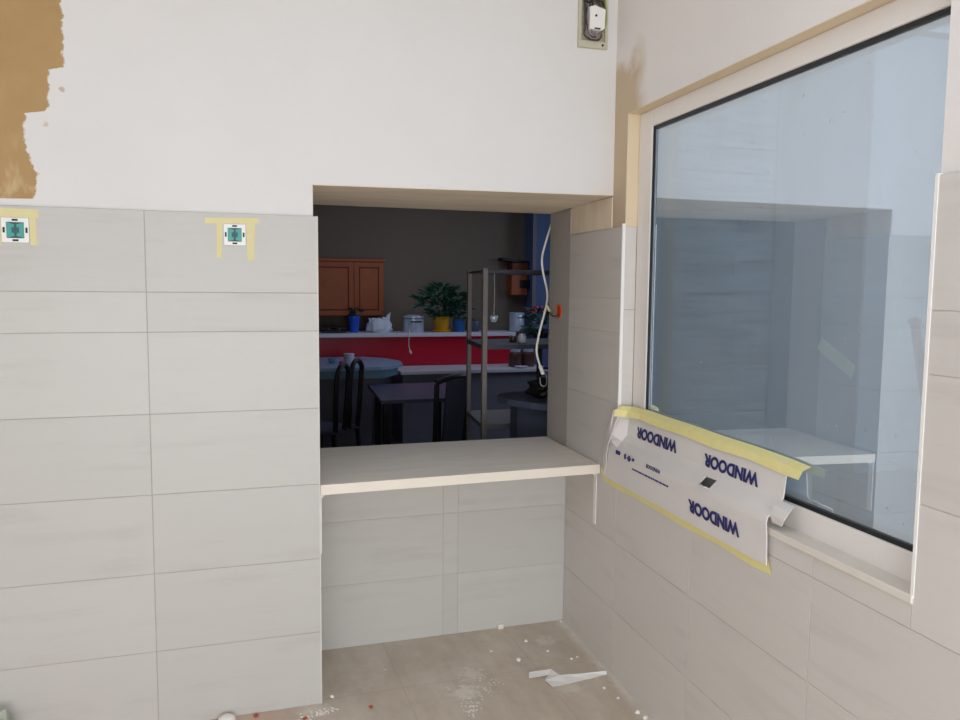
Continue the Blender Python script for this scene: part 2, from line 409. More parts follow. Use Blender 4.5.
# low wall tiles
tiles('low_wall_tile', grid([-W0+.001, -.610, -.535, .0235], [0, .3, .6, ZC-.045]), lambda u, v, h: (u, D1+.008-h, v), M['tile'], wf, gap=.0009)
MB().box((-W0, D1+.0015, 0), (.023, D1+.0079, ZC-.046)).build('low_wall_grout', M['grout'], wf)

# right wall (in its own turned frame)
YW0, YW1, ZW0, ZW1, DW = -.112, -1.7055, .968, 2.389, .062
TH = .24
wr = MB()
wr.box((.010, YW0, 0), (TH, D2+.02, 3.1)); wr.box((.010, YW1, 0), (TH, YW0, ZW0-.012)); wr.box((.010, YW1, ZW1), (TH, YW0, 3.1)); wr.box((.010, -5.6, 0), (TH, YW1, 3.1))
wr.tf(WM); wr = struct(wr.build('wall_right', M['paint_right']))
r0 = -.013
rr = [0, r0+.3, r0+.6, r0+.9]
tw = lambda u, v, h: W(.010-h-.002, u, v)
ZR = 1.93
R = grid([-3.834, -3.198, -2.562, -1.962, -1.362, -.726, -.112, D1-.001], [0, r0+.3, r0+.6, ZW0-.006])
R = [(a, b, c, d) if not (c <= YW1) or d < .9 else (a, b, c, r0+.9) for a, b, c, d in R]
R2 = []
for a, b, c, d in R:
    if abs(d-(ZW0-.006)) < 1e-6:
        if a >= -.1125: R2.append((a, b, c, r0+.9))
        elif a < YW1 < c:
            R2 += [(a, b, c, r0+.9), (YW1, r0+.9, c, ZW0-.006)]
        else: R2 += [(a, b, c, r0+.9), (a, r0+.9, c, ZW0-.006)]
    else: R2.append((a, b, c, d))
up = [r0+.9, r0+1.2, r0+1.5, 1.631, ZR]
R2 += grid([-.112, D1-.001], [r0+.9, r0+1.2, r0+1.5, r0+1.645, ZR])
R2 += grid([-3.834, -3.198, -2.562, -1.962, YW1], up)
tiles('tile_cladding', R2, tw, M['tile_r'], wr, gap=.0010)
g = MB(); g.box((.0025, -3.9, 0), (.0099, D1-.002, ZW0-.013)); g.box((.0025, YW0-.0, ZW0-.013), (.0099, D1-.002, ZR-.001)); g.box((.0025, -3.9, ZW0-.013), (.0099, YW1, ZR-.001))
g.tf(WM).build('grout_bed', M['grout_r'], wr)
# plain strip of the passage between the low wall and the far side, render over the tiles
MB().box((.002, D1+.001, ZC+.0), (.0099, D2+.001, ZH-.004)).tf(WM).build('passage_strip', M['grey_render'], wr)
MB().box((.006, .012, ZR+.001), (.0099, D1+.001, ZH+.005)).tf(WM).build('corner_render', M['render'], wr)
MB().box((-.0015, YW0-.003, .90), (.012, YW0+.006, ZR+.012)).tf(WM).build('edge_trim', M['trim'], wr)
# window recess linings
MB().box((.011, YW0-.003, ZR), (TH-.02, YW0, ZW1)).tf(WM).build('recess_plaster', M['cream'], wr)
MB().box((.011, YW1, ZW1-.003), (TH-.02, YW0-.003, ZW1)).tf(WM).build('recess_plaster', M['cream'], wr)
tiles('recess_tile', [(.011, ZW0, DW, 1.586), (.011, 1.586, DW, ZR)], lambda u, v, h: W(u, YW0-h, v), M['tile_r'], wr, depth=.006)
MB().box((.011, YW1, ZW0), (DW+.02, YW1+.004, ZR)).tf(WM).build('recess_tile', M['tile_r'], wr)
MB().box((-.002, YW1-.006, ZW0-.006), (.012, YW1+.003, ZR+.004)).tf(WM).build('edge_trim', M['trim'], wr)

# window
YG0, ZG0, ZG1 = -.2304, 1.0415, 2.3183
YG1 = YW1+.045
wn = struct(thing('window_1', W(.1, (YW0+YW1)/2, ZW0), 'white framed fixed window with mirror-like glass in the right wall', 'window'))
f = MB(); fx0, fx1 = DW, DW+.065
f.box((fx0, YG0, ZW0-.01), (fx1, YW0-.004, ZW1-.003), bevel=.006); f.box((fx0, YW1+.004, ZW0-.01), (fx1, YG1, ZW1-.003), bevel=.006)
f.box((fx0, YG1, ZG1), (fx1, YG0, ZW1-.003), bevel=.006); f.box((fx0, YG1, ZW0-.01), (fx1, YG0, ZG0), bevel=.006)
f.tf(WM).build('frame', M['pvc'], wn)
f = MB()   # glazing bead step round the glass
bw = .014
f.box((fx0+.012, YG0-bw, ZG0), (fx1-.006, YG0, ZG1)); f.tf(WM).build('glazing_bead', M['alu'], wn)
f = MB()
f.box((fx0+.006, YG1, ZG1-.013), (fx1, YG0, ZG1)); f.box((fx0+.006, YG1, ZG0), (fx1, YG0, ZG0+.013)); f.box((fx0+.004, YG0-.006, ZG0), (fx0+.013, YG0, ZG1)); f.box((fx0+.006, YG1, ZG0), (fx1, YG1+.006, ZG1))
f.tf(WM).build('gasket', M['gasket'], wn)
gx = fx0+.014
f = MB(); f.box((gx, YG1+.003, ZG0+.003), (gx+.006, YG0-.003, ZG1-.003)); f.tf(WM).build('glass_pane', M['glass'], wn)
f = MB(); f.box((-.004, YW1+.002, ZW0-.012), (DW+.004, YW0-.003, ZW0)); f.box((-.006, YW1-.004, ZW0-.020), (.004, YW0-.003, ZW0+.002), bevel=.002)
f.tf(WM).build('sill', M['pvc_dirty'], wn)

# ------------------------------------------------------------------ serving counter
ct = thing('serving_counter', (-.6, .3, ZC-.04), 'pale board counter shelf set across the opening on white brackets', 'counter')
tp = .040
fl, fr, br_, bl = (-W0+.003, .012), (-.001, .055), (.026, .740), (-W0+.003, .740)
MB().hexa([(*q, ZC-tp) for q in (fl, fr, br_, bl)], [(*q, ZC) for q in (fl, fr, br_, bl)]).build('counter_top', M['board'], ct)
e = MB(); off = Vector((.06, -.998, 0)).normalized()*.003
q0, q1 = Vector((*fl, 0)), Vector((*fr, 0))
e.hexa([q0+Vector((0,0,ZC-tp)), q1+Vector((0,0,ZC-tp)), q1+off+Vector((0,0,ZC-tp)), q0+off+Vector((0,0,ZC-tp))], [q0+Vector((0,0,ZC)), q1+Vector((0,0,ZC)), q1+off+Vector((0,0,ZC)), q0+off+Vector((0,0,ZC))])
e.build('edge_band', M['board_edge'], ct)
def bracket(mx, lab, th=.003, ln=.245):
    b = MB(); zt = ZC-tp
    b.box((-th, -.014, zt-ln), (0, .014, zt)); b.box((-.040, -.014, zt-.003), (0, .014, zt))
    b.prism([(-.003, zt-.026), (-.003, zt-.003), (-.022, zt-.003)], 'y', -.0015, .0015)
    for z in (zt-.19, zt-.14): b.lathe([(.005, 0), (.004, .003)], (0, 0, 0), 10) if False else b.box((-.0045, -.004, z-.004), (-.003, .004, z+.004))
    return b.tf(mx).build('bracket', M['bracket'], ct, label=lab)
bracket(WM @ Matrix.Translation((.0, .105, 0)), 'white bracket against the right wall')
bracket(Matrix.Translation((-W0+.001, .03, 0)) @ Matrix.Rotation(math.pi, 4, 'Z'), 'white bracket against the left reveal', .007, .24)

# ------------------------------------------------------------------ foam card sheet over the sill
ps = thing('protective_foam_sheet', W(-.02, -.6, .86), 'white printed protective foam sheet bent over the window sill', 'packaging')
prof = [(.048, 1.163), (.041, 1.11), (.036, 1.060), (.014, 1.030), (-.016, 1.004), (-.019, .985), (-.015, .93), (-.013, .858)]
ys = [-.10, -.16, -.25, -.40, -.60, -.79, -.86, -1.0, -1.10, -1.18]
rowsp = []
for k, (x, z) in enumerate(prof):
    r = []
    for j, y in enumerate(ys):
        xx, zz, yy = x, z, y
        if j <= 2 and k < 4: xx = x-[.062, .012, 0][j]*(1 if k < 3 else .5)
        if j == 0: xx = min(xx, -.008); yy = y + [0, .006, .0, .022, .018, .04, .052, .066][k]
        if j == 1: yy = y + .6*[0, .006, .0, .022, .018, .04, .052, .066][k]
        zz += .004*math.sin(9*y+k)*(1 if 2 < k < 5 else .3)
        r.append(W(xx, yy, zz))
    rowsp.append(r)
sh = MB().sheet(rowsp, .004, skip={(3, 5)}).build('sheet', M['foam'], ps)
# flap of the cut-out, folded back
MB().sheet([[W(-.015, -.79, 1.008), W(-.015, -.86, 1.008)], [W(-.034, -.80, 1.014), W(-.034, -.855, 1.014)]], .003).build('cut_flap', M['foam'], ps)
# torn left margin, folded over
MB().sheet([[W(-.010, -.085, 1.150), W(-.013, -.150, 1.150)], [W(-.020, -.055, 1.06), W(-.028, -.120, 1.06)], [W(-.022, -.055, 1.015), W(-.034, -.100, 1.015)], [W(-.020, -.015, .965), W(-.030, -.075, .965)], [W(-.018, -.020, .925), W(-.022, -.060, .925)], [W(-.014, -.018, .87), W(-.017, -.035, .87)]], .003).build('torn_margin', M['foam'], ps)
# rolled end at the right
MB().sheet([[W(.030, -1.18, 1.050), W(.030, -1.235, 1.046)], [W(.004, -1.18, 1.040), W(.004, -1.25, 1.036)], [W(-.008, -1.18, 1.015), W(-.008, -1.245, 1.012)], [W(.0, -1.18, .990), W(.0, -1.225, .990)]], .003).build('rolled_end', M['foam'], ps)
font = bpy.data.fonts[0] if bpy.data.fonts else None
def lettering(text, y0, y1, za, zb, xa, xb, parent, name='lettering', bold=.045, slant=0.0):
    # upside-down writing: reads from low y to high y, its top towards the floor; (za,xa) baseline, (zb,xb) cap line
    cu = bpy.data.curves.new('t', 'FONT'); cu.body = text; cu.size = 1; cu.offset = bold; cu.resolution_u = 4
    to = bpy.data.objects.new('t', cu); COL.objects.link(to)
    dg = bpy.context.evaluated_depsgraph_get(); me = bpy.data.meshes.new_from_object(to.evaluated_get(dg))
    bpy.data.objects.remove(to)
    xs = [v.co.x for v in me.vertices]; zs = [v.co.y for v in me.vertices]
    m = MB(); m.b.from_mesh(me); bpy.data.meshes.remove(me)
    for v in m.b.verts:
        u = (v.co.x-min(xs))/(max(xs)-min(xs)); w = (v.co.y-min(zs))/(max(zs)-min(zs))
        v.co = W(xa+(xb-xa)*w, y0+(y1-y0)*u+slant*w, za+(zb-za)*w)
    r = bmesh.ops.extrude_face_region(m.b, geom=m.b.faces[:])
    for v in [g_ for g_ in r['geom'] if isinstance(g_, bmesh.types.BMVert)]: v.co += W(-.0006, 0, 0)
    return m.build(name, M['ink'], parent)
def px_prof(z):                          # sheet surface x at height z
    for (xa, za), (xb, zb) in zip(prof, prof[1:]):
        if zb <= z <= za: return xb+(xa-xb)*(z-zb)/(za-zb)
    return prof[0][0]
def words(text, y0, y1, zhi, zlo, **k):
    return lettering(text, y0, y1, zhi, zlo, px_prof(zhi)-.0062, px_prof(zlo)-.0062, ps, **k)
words('WINDOOR', -.552, -.222, 1.110, 1.064)
words('WINDOOR', -1.058, -.742, 1.105, 1.061)
words('WINDOOR', -1.046, -.738, .946, .900)
words('WINDOOR', -.535, -.420, 1.0, .985, bold=.015)
# small pictograms and a fine line of print too small to read
for a, b, z0, z1 in ((-.19, -.155, .985, 1.0), (-.245, -.235, .980, 1.0), (-.29, -.262, .985, .992), (-.282, -.272, .978, 1.0), (-.318, -.306, .986, .996)):
    x = px_prof((z0+z1)/2); MB().box((x-.0052-.004, a, z0), (x-.0045, b, z1)).tf(WM).build('pictogram', M['ink'], ps)
m = MB(); y = -.30
rnd = random.Random(3)
while y > -.585:
    w_ = rnd.choice((.006, .012, .018, .024)); x = px_prof(.952)
    m.box((x-.0058, y, .949), (x-.0045, y-w_, .955)); y -= w_+.005
m.tf(WM).build('fine_print', M['ink'], ps)
# yellow tape along the top and bottom of the sheet
tt = []
for j, y in enumerate([-.135, -.17, -.25, -.40, -.60, -.80, -1.0, -1.18, -1.255]):
    dx = [-.062, -.024, -.005, 0, 0, 0, 0, 0, 0][j]; jt = .004*math.sin(17*y)
    tt.append((y, dx, jt))
rows_t = [[W(min(.070, .066+dx), y, 1.184-.012*j/8+jt*.3-.004*(j > 7)) for j, (y, dx, jt) in enumerate(tt)], [W(.0385+dx, y, 1.168-.010*j/8+jt*.3) for j, (y, dx, jt) in enumerate(tt)], [W(.0325+dx, y+.01*(y < -1.2), 1.142-.010*j/8+jt) for j, (y, dx, jt) in enumerate(tt)]]
tag(MB().sheet(rows_t, .0008).build('masking_tape', M['tape']), 'long yellow masking tape holding the top of the foam sheet to the window', 'tape', None)
rows_b = [[W(-.0070, y, .880+.004*math.sin(13*y)) for y in (.03, -.1, -.3, -.5, -.7, -.9, -1.1, -1.17)], [W(-.0030, y, .829+.004*math.sin(19*y)) for y in (.005, -.1, -.3, -.5, -.7, -.9, -1.1, -1.192)]]

tag(MB().sheet(rows_b, .0008).build('masking_tape', M['tape']), 'long yellow masking tape along the bottom of the foam sheet on the tiles', 'tape')

# ------------------------------------------------------------------ wall boxes
def switch_box(cx, cz, w, lab):
    b = thing('switch_box', (cx, -.002, cz), lab, 'switch', 'unfinished switch boxes on the front wall')
    f = MB(); h = w/2; i = h*.66; y0, y1 = .0012, -.008
    for a, c in (((-h, -h), (h, -i)), ((-h, i), (h, h)), ((-h, -i), (-i, i)), ((i, -i), (h, i))):
        f.box((cx+a[0], y0, cz+a[1]), (cx+c[0], y1, cz+c[1]))
    fr_ = f.build('mounting_frame', M['white_plastic'], b)
    for dx, dz in ((0, h*.83), (0, -h*.83), (h*.83, 0), (-h*.83, 0)):
        a_, b_ = (h*.22, h*.08) if dx == 0 else (h*.08, h*.22)
        MB().box((cx+dx-a_, y1+.001, cz+dz-b_), (cx+dx+a_, y1-.0008, cz+dz+b_)).build('slot', M['black'], fr_)
    t_ = MB()
    for s_ in (-1, 1):
        t_.prism([(cx+s_*i*.98, cz-i*.96), (cx+s_*i*.98, cz+i*.96), (cx+s_*i*.12, cz+i*.72), (cx+s_*i*.18, cz), (cx+s_*i*.12, cz-i*.72)], 'y', y0, -.0055)
    t_.build('insert', M['teal'], b)
    d_ = MB().box((cx-i*.98, y0, cz-i*.97), (cx+i*.98, -.002, cz+i*.97))
    for s_ in (-1, 1): d_.box((cx-.003+s_*i*.3, y0, cz-i*.35), (cx+.003+s_*i*.3, -.007, cz+i*.35))
    d_.build('recess', M['teal_dark'], b)
switch_box(-2.257, 1.853, .083, 'teal-centred white switch box at the far left edge of the front wall')
switch_box(-1.541, 1.858, .076, 'teal-centred white switch box near the left edge of the opening')
def tape_bits(name, quads, lab, grp=None, mat='tape_thin', T=None):
    m = MB()
    for k, (a, b, c, d) in enumerate(quads):
        yo = -.0002-.0004*k
        lo = [(p_[0], .0002+yo, p_[1]) for p_ in (a, b, c, d)]; hi = [(p_[0], yo-.0006, p_[1]) for p_ in (a, b, c, d)]
        m.hexa(lo, hi)
    if T: m.tf(T)
    return tag(m.build(name, M[mat]), lab, 'tape', grp)
tape_bits('masking_tape', [[(-2.34, 1.897), (-2.185, 1.897), (-2.185, 1.925), (-2.34, 1.928)], [(-2.214, 1.805), (-2.192, 1.800), (-2.195, 1.91), (-2.214, 1.91)], [(-2.34, 1.80), (-2.302, 1.80), (-2.301, 1.91), (-2.34, 1.91)]], 'yellow masking tape around the switch box at the far left')
tape_bits('masking_tape', [[(-1.645, 1.896), (-1.455, 1.902), (-1.455, 1.922), (-1.645, 1.917)], [(-1.606, 1.775), (-1.588, 1.77), (-1.582, 1.905), (-1.604, 1.905)], [(-1.497, 1.765), (-1.472, 1.765), (-1.468, 1.905), (-1.500, 1.905)]], 'yellow masking tape in a pi shape around the switch box near the opening')
# diagonal strip on the left reveal (seen in the glass)
m = MB(); m.hexa(*[[(-W0+h, y, z) for y, z in ((.49, 1.365), (.45, 1.425), (.185, 1.305), (.205, 1.235))] for h in (.0003, .0012)])
tag(m.build('masking_tape', M['tape_pale']), 'pale strip of tape stuck diagonally on the left reveal, reflected in the window', 'tape')

# junction box under the ceiling
jb = thing('junction_box', (-.106, .008, 2.666), 'open electrical junction box with loose wires high on the front wall', 'junction box')
jx0, jx1, jz0, jz1 = -.172, -.040, 2.666, 2.905
f = MB()
for a, c in (((jx0, jz0), (jx1, jz0+.028)), ((jx0, jz1-.012), (jx1, jz1)), ((jx0, jz0+.0285), (jx0+.012, jz1-.0125)), ((jx1-.012, jz0+.0285), (jx1, jz1-.0125))): f.box((a[0], .0105, a[1]), (c[0], -.006, c[1]), bevel=.0015)
f.build('plate_rim', M['box_back'], jb)
MB().box((jx0+.012, .0100, jz0+.028), (jx1-.012, .0060, jz1-.012)).build('back_plate', M['box_in'], jb)
MB().tube([(jx1-.024, -.006, jz0+.014), (jx1-.024, -.0085, jz0+.014)], .005, 12, smooth=False).build('screw_hole', M['black'], jb)
md = thing  # module
mo = MB().prism([(-.134, 2.735), (-.082, 2.731), (-.066, 2.741), (-.064, 2.817), (-.112, 2.829), (-.134, 2.822)], 'y', .006, -.028)
mo = mo.build('terminal_block', M['white_plastic'], jb)
MB().tube([(-.106, -.027, 2.789), (-.106, -.0295, 2.789)], .005, 12, smooth=False).build('screw', M['black'], mo)
MB().box((-.112, -.027, 2.7345), (-.086, -.0295, 2.741)).build('slot', M['wire_dark'], mo)
def wire(pts, mat, r=.0028): MB().tube([(x, y, z) for x, z, y in pts], r, 7).build('wire', M[mat], jb)
wire([(-.150, 2.885, -.004), (-.147, 2.80, -.010), (-.149, 2.735, -.012), (-.150, 2.712, -.012), (-.125, 2.697, -.014), (-.09, 2.697, -.012), (-.074, 2.712, -.01), (-.074, 2.735, -.004)], 'wire_dark', .0036)
wire([(-.125, 2.89, -.002), (-.137, 2.84, -.016), (-.138, 2.765, -.022), (-.131, 2.725, -.018), (-.113, 2.712, -.014), (-.108, 2.735, -.008)], 'wire_grey')
wire([(-.145, 2.74, -.006), (-.13, 2.715, -.01), (-.116, 2.70, -.012), (-.112, 2.73, -.012)], 'wire_grey')
wire([(-.10, 2.735, -.012), (-.10, 2.715, -.016), (-.085, 2.708, -.016), (-.076, 2.735, -.01)], 'wire_grey')
wire([(-.064, 2.88, -.004), (-.056, 2.83, -.012), (-.055, 2.77, -.014), (-.062, 2.742, -.014), (-.072, 2.735, -.012)], 'wire_green', .0036)
wire([(-.135, 2.89, -.002), (-.125, 2.86, -.018), (-.10, 2.845, -.022), (-.085, 2.836, -.02), (-.08, 2.82, -.012)], 'wire_dark', .0045)
wire([(-.14, 2.888, -.004), (-.13, 2.865, -.01), (-.118, 2.875, -.016), (-.1, 2.858, -.014), (-.075, 2.87, -.01)], 'wire_green', .0036)
wire([(-.15, 2.845, -.004), (-.135, 2.85, -.012), (-.13, 2.83, -.014), (-.142, 2.815, -.01)], 'wire_dark', .005)
wire([(-.085, 2.885, -.004), (-.075, 2.855, -.014), (-.068, 2.84, -.01)], 'wire_grey', .0036)
wire([(-.108, 2.89, -.004), (-.098, 2.87, -.012), (-.088, 2.885, -.006)], 'wire_grey', .0036)

wire([(-.150, 2.89, -.006), (-.152, 2.86, -.014), (-.140, 2.84, -.018), (-.125, 2.846, -.022), (-.118, 2.83, -.02)], 'black', .0045)
wire([(-.12, 2.89, -.006), (-.112, 2.865, -.02), (-.092, 2.85, -.024), (-.075, 2.85, -.018), (-.064, 2.835, -.01)], 'black', .0045)
wire([(-.148, 2.87, -.012), (-.13, 2.855, -.02), (-.11, 2.868, -.02), (-.098, 2.855, -.018)], 'wire_dark', .004)
wire([(-.140, 2.83, -.012), (-.146, 2.79, -.016), (-.141, 2.75, -.016), (-.130, 2.722, -.014), (-.11, 2.705, -.016), (-.098, 2.715, -.014)], 'wire_dark', .003)

# orange socket ring and its wires on the right reveal
ob = thing('socket_box', W(.0, .602, 1.53), 'round orange flush socket box in the right side of the opening', 'socket')
rg = MB(); n = 28; c0 = (.602, 1.558)
ring = lambda r, x: [W(x, c0[0]+r*math.cos(2*math.pi*i/n), c0[1]+r*math.sin(2*math.pi*i/n)) for i in range(n)]
L = [[rg.b.verts.new(p_) for p_ in ring(r, x)] for r, x in ((.036, .0022), (.036, -.003), (.029, -.003), (.027, .0018))]
for a, b in zip(L, L[1:]):
    for i in range(n): rg.b.faces.new((a[i], a[(i+1)%n], b[(i+1)%n], b[i]))
rg.build('rim', M['orange_pl'], ob)
cup = MB(); A = [cup.b.verts.new(p_) for p_ in ring(.0285, .0016)]; C_ = [cup.b.verts.new(p_) for p_ in ring(.0285, -.0004)]
cup.b.faces.new(A); cup.b.faces.new(C_)
for i in range(n): cup.b.faces.new((A[i], A[(i+1)%n], C_[(i+1)%n], C_[i]))
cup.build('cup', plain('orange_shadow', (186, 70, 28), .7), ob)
MB().tube([W(-.002, .600, 1.540), W(-.02, .625, 1.530), W(-.025, .67, 1.55), W(-.022, .72, 1.585)], .0035, 7).build('wire', M['wire_dark'], ob)
MB().tube([W(-.024, .67, 1.555), W(-.030, .70, 1.582)], .006, 8, smooth=False).build('wire_connector', M['tape'], ob)

# white cable hanging behind the opening, ending in a black plug
pc = [(552, 208), (549, 225), (545, 245), (542, 258), (543, 272), (547, 290), (547, 302), (544, 315), (540, 330), (537, 345), (537, 355), (540, 366)]
pts = [at(x, y, .83) for x, y in pc]
pts[0].y = .775; pts[1].y = .80
cb = thing('hanging_cable', pts[-1], 'white power cable hanging down at the right edge of the opening', 'cable')
MB().tube(pts, .0062, 8).build('cable', M['wire_white'], cb)
a_, b_ = at(540, 366, .83), at(543, 374, .83)
MB().tube([a_, b_], .011, 10, smooth=False).build('plug', M['white_plastic'], cb)
lp = [at(541, 374, .83), at(546, 375, .83), at(546, 385, .83), at(541, 385, .83), at(540, 378, .83)]
MB().tube(lp, .003, 6).build('tail_loop', M['wire_grey'], cb)

# ------------------------------------------------------------------ debris on the floor
def onfloor(px, py):
    d = FW + RT*((px-480)/F) - UP*((py-360)/F); return CAM + d*(-CAM.z/d.z)
def near(px, py, z):
    d = FW + RT*((px-480)/F) - UP*((py-360)/F); return CAM + d*((z-CAM.z)/d.z)
sb = MB(); n_ = lambda *q: [near(*p_) for p_ in q]
sb.sheet([n_((529, 672.5, .012), (551, 669.5, .016)), n_((529, 678.5, .004), (550, 675, .006))], .003)
sb.sheet([n_((551, 669.5, .016), (560, 675.5, .016)), n_((549, 675, .006), (545, 680.5, .005))], .003)
sb.sheet([n_((545, 680.5, .006), (560, 675.5, .016), (585, 673.5, .016), (606, 671, .016)), n_((552.5, 687, .002), (570, 683.5, .002), (590, 679, .002), (607, 674.5, .003))], .003)
tag(sb.build('plastic_strip', M['strip']), 'bent white plastic trim strip lying on the floor against the right wall', 'strip')
crumbs = [(502,630,.012,'on the floor beneath the counter against the low wall','plaster_offcut'), (526,642,.010,'third from the low wall beneath the counter',0), (519,662,.014,'biggest crumb, on the floor left above the bent strip',0),
 (491,652,.007,'small crumb far left of the bent strip',0), (548,652,.007,'above the kink of the bent strip',0), (571,660,.008,'left of two close crumbs by the right wall',0), (577,658,.006,'right of two close crumbs by the right wall',0),
 (604,689,.007,'just below the right end of the bent strip',0), (618,699,.008,'on the floor below the strip, nearest the right wall',0), (562,621,.009,'in the floor corner of low wall and right wall',0), (385,671,.006,'alone on the floor left below the low wall',0),
 (332,698,.010,'beside the bottom corner of the tiled front wall',0), (641,714,.014,'against the right wall at the bottom of the picture',0), (648,719,.012,'lowest crumb at the foot of the right wall',0)]
for i, (px, py, r, where, nm) in enumerate(crumbs):
    q = onfloor(px, py)
    if nm: 
        m = MB().box((q.x-.014, D1-.014, 0), (q.x+.012, D1-.004, .022)); tag(m.build('plaster_offcut', M['crumb']), 'small white upright offcut standing on the floor against the low wall', 'debris')
        continue
    if px == 562: q.x -= .012; q.y -= .014
    if px > 630: q.x -= .016
    tag(MB().crumb((q.x, q.y, 0), r, .7, i).build('plaster_crumb', M['crumb']), 'white plaster crumb ' + where, 'debris', 'plaster crumbs on the floor')
for i, (px, py, r, lab) in enumerate([(371,708,.010,'red brick chip on the floor inside the opening'), (256,715,.012,'red brick chip at the foot of the tiled wall'), (305,719.5,.010,'dark red brick chip at the bottom edge by the wall corner')]):
    q = onfloor(px, py)
    if q.y > -.02 and px < 319: q.y = -.025
    tag(MB().crumb((q.x, q.y, 0), r, .5, 40+i).build('brick_chip', M['red_chip']), lab, 'debris', 'brick chips on the floor')
q = onfloor(227, 717)
m = MB().lathe([(.030, 0), (.033, .008), (.031, .022), (.020, .030), (.001, .032)], (q.x, -.042, 0), 18)
tag(m.build('plaster_lump', M['crumb'], smooth=True), 'round white plaster lump at the foot of the tiled front wall', 'debris')
m = MB(); rnd = random.Random(11)
for i in range(70):
    t_ = rnd.random(); px, py = 302+32*t_+rnd.gauss(0, 2), 719-9*t_+rnd.gauss(0, 1.6); q = onfloor(px, py); q.y = min(q.y, -.012) if px < 319 else q.y
    m.crumb((q.x, q.y, 0), rnd.uniform(.002, .006), .5, 100+i)
o_ = tag(m.build('plaster_dust', M['crumb']), 'streak of crumbled plaster on the floor at the tiled wall corner', 'debris'); o_['kind'] = 'stuff'
m = MB()
for i in range(110):
    px, py = (rnd.gauss(471, 5), rnd.gauss(708, 5)) if i < 70 else (rnd.gauss(484, 8), rnd.gauss(685, 8)); q = onfloor(px, py)
    m.crumb((q.x, q.y, 0), rnd.uniform(.0015, .005), .35, 300+i)
o_ = tag(m.build('plaster_dust', M['crumb']), 'scattered plaster dust in the middle of the floor opening', 'debris'); o_['kind'] = 'stuff'
# crumpled package at the far left of the floor
q = Vector((-2.405, -.05, 0))
pk = thing('crumpled_package', q, 'red and clear crumpled plastic package on the floor at the far left', 'packaging')
def blob(m, c, r, sq, seed):
    rnd = random.Random(seed); g = bmesh.ops.create_icosphere(m.b, subdivisions=3, radius=1)
    for v in g['verts']:
        k = 1+.22*math.sin(5*v.co.x+seed)*math.cos(6*v.co.z+2*seed)+rnd.uniform(-.05, .05)
        v.co = Vector((c[0]+v.co.x*r*k*sq[0], c[1]+v.co.y*r*k*sq[1], max(.0005, c[2]+v.co.z*r*k*sq[2])))
    return m
blob(MB(), (-2.375, -.085, .095), .085, (.75, .65, 1.15), 2).build('clear_wrap', M['green_film'], pk, smooth=True)
blob(MB(), (-2.338, -.135, .085), .055, (.7, .6, 1.55), 5).build('red_wrap', M['red_film'], pk, smooth=True)

# ------------------------------------------------------------------ kitchen shell beyond the opening
YB = 6.5
struct(MB().box((-4.3, D2+.012, -.1), (4.0, YB+.1, 0)).build('floor_kitchen', M['k_floor']))
struct(MB().box((-4.3, D2+.002, 2.95), (4.0, YB+.1, 3.05)).build('ceiling_kitchen', M['k_ceil']))
struct(MB().box((-4.3, YB, 0), (at(534, 300, YB-.35).x, YB+.1, 2.95)).build('wall_kitchen_back', M['k_wall']))
xb = at(534, 300, YB-.35).x
struct(MB().box((xb+.001, YB-.35, 0), (4.0, YB+.1, 2.95)).build('wall_kitchen_blue', M['k_blue']))
MB_ = MB().box((xb-.03, YB-.365, 0), (xb+.02, YB-.351, 2.95)); struct(MB_.build('trim_1', M['grey_panel']))
struct(MB().box((-4.4, D2+.012, 0), (-4.3, YB+.1, 2.95)).build('wall_kitchen_left', M['k_wall']))
struct(MB().box((4.0, D2+.012, 0), (4.1, YB+.1, 2.95)).build('wall_kitchen_right', M['k_wall']))
struct(MB().box((.29, .45, 0), (4.1, D2+.012, 3.1)).build('wall_kitchen_front', M['k_wall']))

# bar counter with red front and pale ledge
ZL = at(400, 333, 5.6).z; ZB_ = at(400, 364, 5.62).z
xl, xr = -1.6, at(516, 333, 5.6).x
bar_ = thing('bar_counter', ((xl+xr)/2, 5.8, 0), 'long red fronted bar counter with a pale ledge at the back of the dark kitchen', 'counter')
MB().box((xl, 5.60, ZL-.045), (xr, 6.02, ZL), bevel=.006).build('ledge', M['ledge'], bar_)
MB().box((xl, 5.66, ZB_-.02), (xr-.03, 5.98, ZL-.045)).build('red_panel', M['red'], bar_)
MB().box((xl, 5.68, 0), (xr-.05, 5.96, ZB_-.02)).build('base', M['grey_panel'], bar_)
# lower worktop in front of it
wx0, wx1 = at(398, 370, 5.2).x, at(545, 370, 5.2).x
ZW = at(430, 371, 5.05).z
wk = thing('low_worktop', ((wx0+wx1)/2, 5.3, 0), 'low pale edged worktop unit in front of the red bar panel', 'worktop')
MB().box((wx0, 5.05, ZW-.035), (wx1, 5.655, ZW), bevel=.004).build('top', M['ledge'], wk)
MB().box((wx0+.03, 5.10, .0), (wx1-.03, 5.64, ZW-.035)).build('front_panel', M['grey_panel'], wk)
